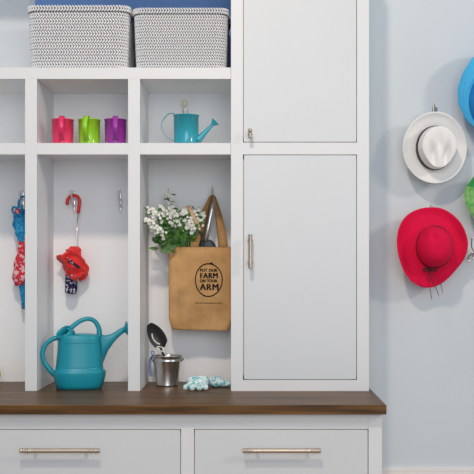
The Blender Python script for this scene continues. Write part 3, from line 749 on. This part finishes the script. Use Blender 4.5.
# ------------------------------------------------------------------ hand tools in the bag
root = P(201, 262, .195)
tr = thing('garden_trowel', 'hand tool with pale wooden handle leaning out of the jute bag beside the flowers', 'garden tool', root)
T = lambda px, py, Y_=.195: P(px, py, Y_) - root
b = MB(); a0, a1 = T(187.6, 205.2, .185), T(199.5, 229.5, .19); dd = a1 - a0; L = dd.length
b.lathe([(0, 0), (.0052, .0012), (.0078, .006), (.0080, .014), (.0070, L * .4), (.0082, L * .75), (.0066, L * .95), (.0055, L), (0, L)], 20, a0, dd); b.build('wooden_handle', 'beech', tr)
b = MB(); b.ball(a0 + dd * .10 + Vector((0, -.0066, 0)), .0026, 10, sc3=(1, .6, 1)); b.build('hanging_hole', 'red_plastic', tr)
b = MB(); b.lathe([(.0062, 0), (.0066, .002), (.0060, .010), (0, .010)], 16, a1 - dd.normalized() * .004, dd); b.build('ferrule', 'steel', tr)
b = MB(); b.tube(smooth_pts([a1, T(201.6, 236, .19), T(202.4, 244, .186), T(202.4, 258, .184)], 5), .0032, 10); b.build('neck', 'black_metal', tr)
root = P(207, 262, .195)
sp = thing('hand_shovel', 'hand tool with silver shaft and black blade standing in the jute bag under the hook', 'garden tool', root)
T = lambda px, py, Y_=.195: P(px, py, Y_) - root
b = MB(); pts = [T(213.3, 203, .200), T(212.0, 210, .197), T(208.6, 226, .194), T(205.8, 241, .192)]
b.tube(pts, [.0050, .0056, .0060, .0075], 14); b.build('shaft', 'steel', sp)
b = MB()
def bladef(u, v):
    a = PI * v; hw_ = 9.0 * (1 - (1 - min(1, u * 2.4)) ** 2.2 * .62) ; x = -math.cos(a) * hw_
    return T(207 + x, 239.6 + 20 * u + .6 * abs(x) * 0, .197) + Vector((0, -.006 * math.sin(a), 0))
b.grid(bladef, 16, 20); o = b.build('blade', 'black_metal', sp); m_ = o.modifiers.new('s', 'SOLIDIFY'); m_.thickness = .0016

# ------------------------------------------------------------------ bucket with trowel
Yk = .150; kk_ = (D + Yk) / D * S
zk = lambda py: (384.3 - py) * kk_
bu = thing('metal_bucket', 'small galvanised metal bucket on the worktop in the right cubby', 'bucket', (X(167.2, Yk), Yk, CT + .0006))
hb = .0995
b = MB(); b.lathe([(0, .003), (.0345, .003), (.0350, 0), (.0362, 0), (.0366, .004), (.0362, .006), (.0462, hb - .018), (.0470, hb - .017), (.0470, hb - .015), (.0464, hb - .014), (.0478, hb - .003), (.0495, hb - .003), (.0502, hb - .0005), (.0490, hb + .0010), (.0475, hb), (.0455, hb - .018), (.0355, .008), (0, .008)], 56); b.build('bucket_body', 'galv', bu)
for s_ in (-1, 1):
    b = MB(); b.lathe([(0, 0), (.0085, 0), (.0085, .003), (.004, .004), (.004, .008), (0, .009)], 16, (s_ * .0465, 0, hb - .012), (s_, 0, 0)); b.build('handle_ear', 'galv', bu)
b = MB(); pts = [(.0525 * math.cos(a), -.0545 * math.sin(a), hb - .010 + .011 * math.sin(a) * 1.0) for a in [PI * i / 28 for i in range(29)]]
b.tube(pts, .0016, 8); b.build('wire_handle', 'galv', bu)
b = MB(); pts = smooth_pts([(-.048, -.012, hb + .001), (-.056, -.013, hb - .010), (-.058, -.013, hb - .035), (-.056, -.014, hb - .062), (-.054, -.013, hb - .068)], 5)
b.tube(pts, .0016, 8); b.tube([Vector(p) + Vector((.0045, .002, .004)) for p in pts], .0014, 8)
b.tube(smooth_pts([(-.048, -.012, hb + .001), (-.053, -.002, hb + .012), (-.047, .004, hb + .014), (-.043, .002, hb + .003)], 5), .0015, 8); o = b.build('blue_cord', 'blue_cord', bu)
root = P(163, 372, Yk)
tw = thing('hand_trowel', 'black bladed garden trowel standing blade up in the metal bucket', 'garden tool', root)
T = lambda px, py, Y_=Yk: P(px, py, Y_) - root
tipp, endp = T(149.4, 323.5, .135), T(163.5, 347.5, .142); ax = (endp - tipp); L = ax.length; ax.normalize(); sd = ax.cross(Vector((.12, 1, 0))).normalized(); nn_ = sd.cross(ax)
if nn_.y > 0: nn_ = -nn_
b = MB()
def tro(u, v):
    hw_ = .028 * (math.sin(PI * min(1, (u * .80 + .04))) ** .62) * (1 if u < .86 else 1 - .62 * ((u - .86) / .14)); a = (v - .5) * 2
    return tipp + ax * L * u + sd * hw_ * a + nn_ * (-.011 * (1 - a * a)) * math.sin(PI * (u * .8 + .1)) + nn_ * .004
b.grid(tro, 22, 12); o = b.build('blade', 'black_metal', tw); m_ = o.modifiers.new('s', 'SOLIDIFY'); m_.thickness = .0014
b = MB(); pts = smooth_pts([tro(.36, .30) + nn_ * .002, tro(.52, .22) + nn_ * .002, tro(.72, .26) + nn_ * .002, tro(.86, .44) + nn_ * .002], 6); b.ribbon(pts, .0042, sd, .0012); o = b.build('white_scale_mark', 'petal', tw)
b = MB(); b.tube(smooth_pts([tro(.84, .5) + nn_ * .003, T(161.0, 349.5, .136), T(163.6, 355, .142), T(165, 362, .147)], 5), .0038, 10); b.build('neck', 'black_metal', tw)
b = MB(); b.lathe([(0, 0), (.0075, .002), (.0085, .015), (.007, .04), (0, .05)], 14, T(164.6, 360, .147), (T(170, 376, .152) - T(164.6, 360, .147))); b.build('grip', 'beech', tw)
b = MB(); b.tube(smooth_pts([T(157, 347, .118), T(160, 350.5, .116), T(163.5, 351.5, .118), T(162.5, 347.5, .122)], 5, closed=True), .0016, 8, closed=True); b.build('cord_loop', 'petal', tw)

# ------------------------------------------------------------------ gloves
def glove(name, label, loc, rz, palm, fingers, m, rot=0):
    t = MB()
    for (p0, p1, r0, r1) in palm + fingers:
        p0, p1 = Vector(p0), Vector(p1); K = 5
        for i in range(K + 1):
            t_ = i / K; t.ball(p0.lerp(p1, t_), r0 + (r1 - r0) * t_, 10)
    o = t.build(name, m)
    rm = o.modifiers.new('r', 'REMESH'); rm.mode = 'VOXEL'; rm.voxel_size = .0016; rm.use_smooth_shade = True
    s_ = o.modifiers.new('s', 'SMOOTH'); s_.iterations = 4; s_.factor = .5
    o.location = loc; o.rotation_euler = (0, 0, rz)
    return tag(o, label, 'glove', 'gardening gloves')
# fingers of the first point at the viewer (-Y); thumb to the left
g1 = glove('gardening_glove', 'mint and white floral gardening glove beside the bucket, fingers towards the viewer', (X(197.5, .05), .040, CT + .0006), 0,
    [((-.018, .020, .020), (.020, .022, .022), .0155, .017), ((-.014, .0, .016), (.018, .002, .020), .0125, .014)],
    [((-.020, .004, .014), (-.033, -.036, .0090), .0105, .0085), ((-.007, .0, .015), (-.013, -.046, .0090), .0108, .0088),
     ((.008, .0, .015), (.008, -.046, .0090), .0108, .0088), ((.021, .002, .017), (.026, -.038, .0095), .0108, .0088)], 'glove')
g1.scale = (1.08, 1, 1.12)
g2 = glove('gardening_glove', 'mint and white floral gardening glove lying flat against the tall cabinet', (X(206, .11) - .001, .115, CT + .0006), 0,
    [((.012, 0, .0125), (.034, .004, .014), .0115, .0130), ((.012, .018, .0115), (.036, .022, .0125), .0110, .0120)],
    [((.036, -.010, .011), (.066, -.015, .0078), .0095, .0072), ((.038, .004, .012), (.066, .003, .0080), .0095, .0074), ((.038, .016, .012), (.065, .020, .0080), .0092, .0072), ((.036, .026, .011), (.060, .036, .0080), .0088, .0070), ((.018, -.008, .012), (.030, -.026, .0078), .0088, .0070)], 'glove_b')
g2.scale = (1.14, 1.0, 1.3)

# ------------------------------------------------------------------ hats on the wall
def hat_hook(px, py, label, out=.075):
    return coat_hook(px, py, py + 22, label, 'hat hooks on the wall', surf=WY)
def polar(pts, c):
    """outline points (pixels) -> radius as function of angle"""
    A = sorted((math.atan2(-(y - c[1]), x - c[0]) % (2 * PI), math.hypot(x - c[0], y - c[1])) for x, y in pts)
    def f(a):
        a %= 2 * PI; n_ = len(A)
        for i in range(n_):
            a0, r0 = A[i]; a1, r1 = A[(i + 1) % n_]
            if i == n_ - 1: a1 += 2 * PI
            aa = a if a >= A[0][0] else a + 2 * PI
            if a0 <= aa <= a1:
                rm, rp = A[i - 1][1], A[(i + 2) % n_][1]; t_ = (aa - a0) / (a1 - a0)
                return .5 * (2 * r0 + (r1 - rm) * t_ + (2 * rm - 5 * r0 + 4 * r1 - rp) * t_ * t_ + (3 * r0 - rm - 3 * r1 + rp) * t_ ** 3)
        return A[0][1]
    return f
# white panama
Yh = .225; kh = (D + Yh) / D * S
root = P(434.5, 148, Yh)
hook_w = coat_hook(433.8, 103.5, 122, 'slim grey metal wall hook holding the white hat', 'hat hooks on the wall', surf=WY)
hat = thing('panama_hat', 'white straw brimmed hat with thin black band hanging on the wall', 'hat', root)
cx0, cz0 = -.0015 - .002, .001
CR, CRZ, CH = .0620, .0735, .075
def brim(u, v):
    a = 2 * PI * v; r0x, r0z = CR, CRZ; r1x, r1z = 31.6 * kh, 35.2 * kh
    x = (r0x + (r1x - r0x) * u) * math.cos(a); z = (r0z + (r1z - r0z) * u) * math.sin(a)
    y = .006 * u * u * math.cos(2 * a) - .005 * max(0, u - .6) ** 2 / .16 + .006 * (1 - u)
    return Vector((x, y - .006 * u, z))
b = MB(); b.grid(brim, 14, 96, cv=True); o = b.build('brim', 'straw', hat); s_ = o.modifiers.new('s', 'SOLIDIFY'); s_.thickness = .0022
b = MB(); b.tube([brim(1, i / 96) for i in range(96)], .0016, 8, closed=True); b.build('brim_edge', 'straw', hat)
def crown(u, v):
    a = 2 * PI * v
    tt = u
    if tt < .55: k = tt / .55; r_ = 1 - .06 * k; y = -CH * .92 * k
    else:
        k = (tt - .55) / .45; th = k * PI / 2; r_ = .90 * (1 - k) ** .75 if k < 1 else 0; y = -CH * (.92 + .08 * math.sin(th))
        r_ = .94 * math.cos(th) ** .75 if k < 1 else 0
    ca, sa = math.cos(a), math.sin(a)
    x = CR * r_ * ca; z = CRZ * r_ * sa
    # pinch towards the bottom: narrower crown
    hgt = max(0, -y / CH); x *= 1 - .26 * hgt * max(0, -sa) * (1 if r_ > .3 else 1)
    # top crease with raised teardrop between two dents
    q = hgt ** 4
    X_, Z_ = x / CR, z / CRZ
    dent = .028 * math.exp(-((abs(X_ - .02) - .40 - .12 * Z_) / .16) ** 2) * math.exp(-((Z_ + .30) / .42) ** 2)
    dent += .010 * math.exp(-((X_) / .22) ** 2) * math.exp(-((Z_ - .15) / .45) ** 2)
    y += dent * q
    return Vector((x + .005 * hgt + .001, y + .006, z - .003 * hgt))
b = MB(); b.grid(crown, 34, 96, cv=True, capb=True); b.build('crown', 'straw', hat)
b = MB(); b.grid(lambda u, v: Vector((CR * (1.03 - .02 * u) * math.cos(2 * PI * v) + .001, .003 - .019 * u, CRZ * (1.022 - .02 * u) * math.sin(2 * PI * v) * 1)), 3, 72, cv=True); o = b.build('hat_band', 'ribbon', hat); s_ = o.modifiers.new('s', 'SOLIDIFY'); s_.thickness = .0012
hat.rotation_euler = (.02, 0, 0)

# red floppy hat
coat_hook(431.2, 203.5, 225, 'slim grey metal wall hook holding the red sun hat', 'hat hooks on the wall', surf=WY)
Yr = .200; kr = (D + Yr) / D * S
root = P(433, 247, Yr)
rh_ = thing('sun_hat', 'wide brimmed red sun hat with dark cord bow hanging on the wall', 'hat', root)
out = [(431.5, 207.4), (442, 208.5), (452, 214), (459.5, 222), (465, 232), (468, 244), (466.5, 253), (462.3, 262.5), (456.2, 270.5), (449, 278), (441, 284), (433, 287), (424, 287.0), (413, 282), (405.5, 274), (400, 263), (396.8, 251), (396.6, 239), (399, 228), (405, 218), (416, 210.5)]
pf = polar(out, (433, 247))
rCx, rCz = 17.6 * kr, 20.6 * kr; ccx = 1.0 * kr
def rbrim(u, v):
    a = 2 * PI * v; ro = pf(a) * kr; ca, sa = math.cos(a), math.sin(a)
    x = (rCx * ca + ccx) * (1 - u) + ro * ca * u; z = rCz * sa * (1 - u) + ro * sa * u
    # cross-section: dips to the wall then curls to the viewer at the left
    y = .016 * math.sin(PI * u) + u * u * (-.030 * max(0, -ca) ** 1.5 - .012 * math.sin(2 * a + .6) + .012)
    y += .0025 * u * math.sin(7 * a)
    return Vector((x, y, z))
b = MB(); b.grid(rbrim, 22, 120, cv=True); o = b.build('brim', 'red_felt', rh_); s_ = o.modifiers.new('s', 'SOLIDIFY'); s_.thickness = .0022
b = MB(); b.tube([rbrim(1, i / 120) for i in range(120)], .0016, 8, closed=True); b.build('brim_edge', 'red_felt', rh_)
def rcrown(u, v):
    a = 2 * PI * v; th = u * PI / 2; ca, sa = math.cos(a), math.sin(a)
    r_ = math.cos(th) ** .62 if u < 1 else 0
    k = 1 + .05 * math.exp(-((a - 2.1) / .5) ** 2) * (1 - u) - .07 * math.exp(-((a - 2.5) / .22) ** 2) * math.sin(PI * min(1, u * 1.2))
    y = -.082 * math.sin(th) ** .9
    x = rCx * r_ * ca * k + ccx; z = rCz * r_ * sa * k
    q = .010 * math.exp(-((x - ccx + .012) / .010) ** 2 - ((z - .032) / .018) ** 2)
    return Vector((x, y + q, z))
b = MB(); b.grid(rcrown, 26, 96, cv=True); b.build('crown', 'red_felt', rh_)
# cord, bow and strings
b = MB(); b.tube([Vector((rCx * 1.035 * math.cos(a) + ccx, -.006, rCz * 1.035 * math.sin(a))) for a in [2 * PI * i / 72 for i in range(72)]], .0013, 8, closed=True); b.build('cord', 'cord_brown', rh_)
R_ = lambda px, py, dy: P(px, py, Yr + dy) - root
b = MB(); c = R_(430.0, 269.8, -.016)
for s_ in (-1, 1):
    b.tube(smooth_pts([c, c + Vector((s_ * .010, -.002, .006)), c + Vector((s_ * .021, -.001, .004)), c + Vector((s_ * .020, 0, -.003)), c + Vector((s_ * .009, 0, -.002))], 5, closed=True), .0026, 8, closed=True)
b.ball(c, .0042, 12); b.build('bow', 'cord_brown', rh_)
b = MB()
for pl in ([(430, 270), (429, 279), (430.2, 289), (431.8, 299)], [(430, 270), (431.5, 280), (436, 288), (438.8, 295.5)], [(430, 270), (434, 276), (440.5, 284), (442.5, 293)]):
    b.tube(smooth_pts([R_(x, y, -.016 - .010 * math.sin(i)) for i, (x, y) in enumerate(pl)], 6), .0010, 6)
b.build('cord_tails', 'cord_brown', rh_)

# blue and green cloth hats at the frame edge
def cloth_hat(name, label, cpx, cpy, R0, R1, H, Yp, m_brim, m_crown, seed, brimcurl, sz=1.0, co=(0, 0)):
    k_ = (D + Yp) / D * S; root = P(cpx, cpy, Yp); t = thing(name, label, 'hat', root); R0 *= k_; R1 *= k_; co = (co[0] * k_, -co[1] * k_)
    def bf(u, v):
        a = 2 * PI * v; rr = R0 + (R1 - R0) * u; cx_, cz_ = co[0] * (1 - u), co[1] * (1 - u); wob = 1 + .018 * u * math.sin(4 * a + seed) + .006 * u * math.sin(19 * a)
        return Vector((rr * wob * math.cos(a) + cx_, brimcurl * u * u + .010 * u * math.sin(4 * a + seed) + .0022 * math.sin(PI * u * 7) * u, rr * wob * math.sin(a) * sz + cz_))
    b = MB(); b.grid(bf, 22, 110, cv=True)
    if m_brim == 'leaf_cloth': b.m = [1 if (k % 110) / 110 * 2 * PI > .2 and (k % 110) / 110 * 2 * PI < 2.72 else 0 for k in range(len(b.f))]
    o = b.build('brim', [m_brim, m_crown], t); s_ = o.modifiers.new('s', 'SOLIDIFY'); s_.thickness = .0018
    def cf(u, v):
        a = 2 * PI * v; th = u * PI / 2; r_ = R0 * (math.cos(th) ** .6 if u < 1 else 0) * (1 + .04 * math.sin(6 * a + seed) * math.sin(PI * u)); return Vector((r_ * math.cos(a) + co[0], -H * math.sin(th) ** .9, r_ * math.sin(a) * sz + co[1]))
    b = MB(); b.grid(cf, 18, 72, cv=True); b.build('crown', m_crown, t)
    b = MB(); b.tube([bf(1, i / 110) for i in range(110)], .0015, 8, closed=True); b.build('brim_edge', m_brim, t)
    return t
cloth_hat('sun_hat', 'bright blue cloth sun hat hanging at the top right edge', 502.0, 92, 31, 42.0, .055, .185, 'sky_cloth', 'azure_cloth', 1.2, .012, 1.15, (-2, 10))
cloth_hat('sun_hat', 'green cloth sun hat hanging at the right edge between blue and red hats', 494.0, 197.5, 18.5, 28.0, .055, .190, 'leaf_cloth', 'green_cloth', 2.4, .010, 1.06, (0, -2))
coat_hook(492.0, 52, 74, 'slim grey metal wall hook holding the blue cloth hat', 'hat hooks on the wall', surf=WY)
coat_hook(492.0, 170, 192, 'slim grey metal wall hook holding the green cloth hat', 'hat hooks on the wall', surf=WY)

# chrome double hook with ball tips at the right edge
c = P(479, 252, WY)
t = thing('ball_tip_hook', 'chrome wall hook with several ball tips right of the red hat', 'hook', (c.x, WY - .0004, c.z))
b = MB(); b.lathe([(0, 0), (.011, 0), (.010, .004), (.004, .006), (0, .006)], 20, (0, 0, 0), (0, -1, 0)); b.box(-.0045, .0045, -.005, 0, -.03, .03); b.build('backplate', 'chrome', t)
for bx_, bz_, yy in ((472.0, 237.5, .215), (468.6, 253.5, .225), (468.8, 260.8, .23), (473.6, 258.6, .225)):
    e = P(bx_, bz_, yy) - c; l_ = -e.y
    b = MB(); b.tube(smooth_pts([(0, -.004, e.z * .1), (e.x * .45, -l_ * .5, -.006), (e.x * .95, -l_ * .8, e.z * .4 - .003), tuple(e)], 6), .0020, 10); b.build('prong', 'dull_metal', t)
    b = MB(); b.ball(e, .0050, 14); b.build('ball_tip', 'chrome', t)
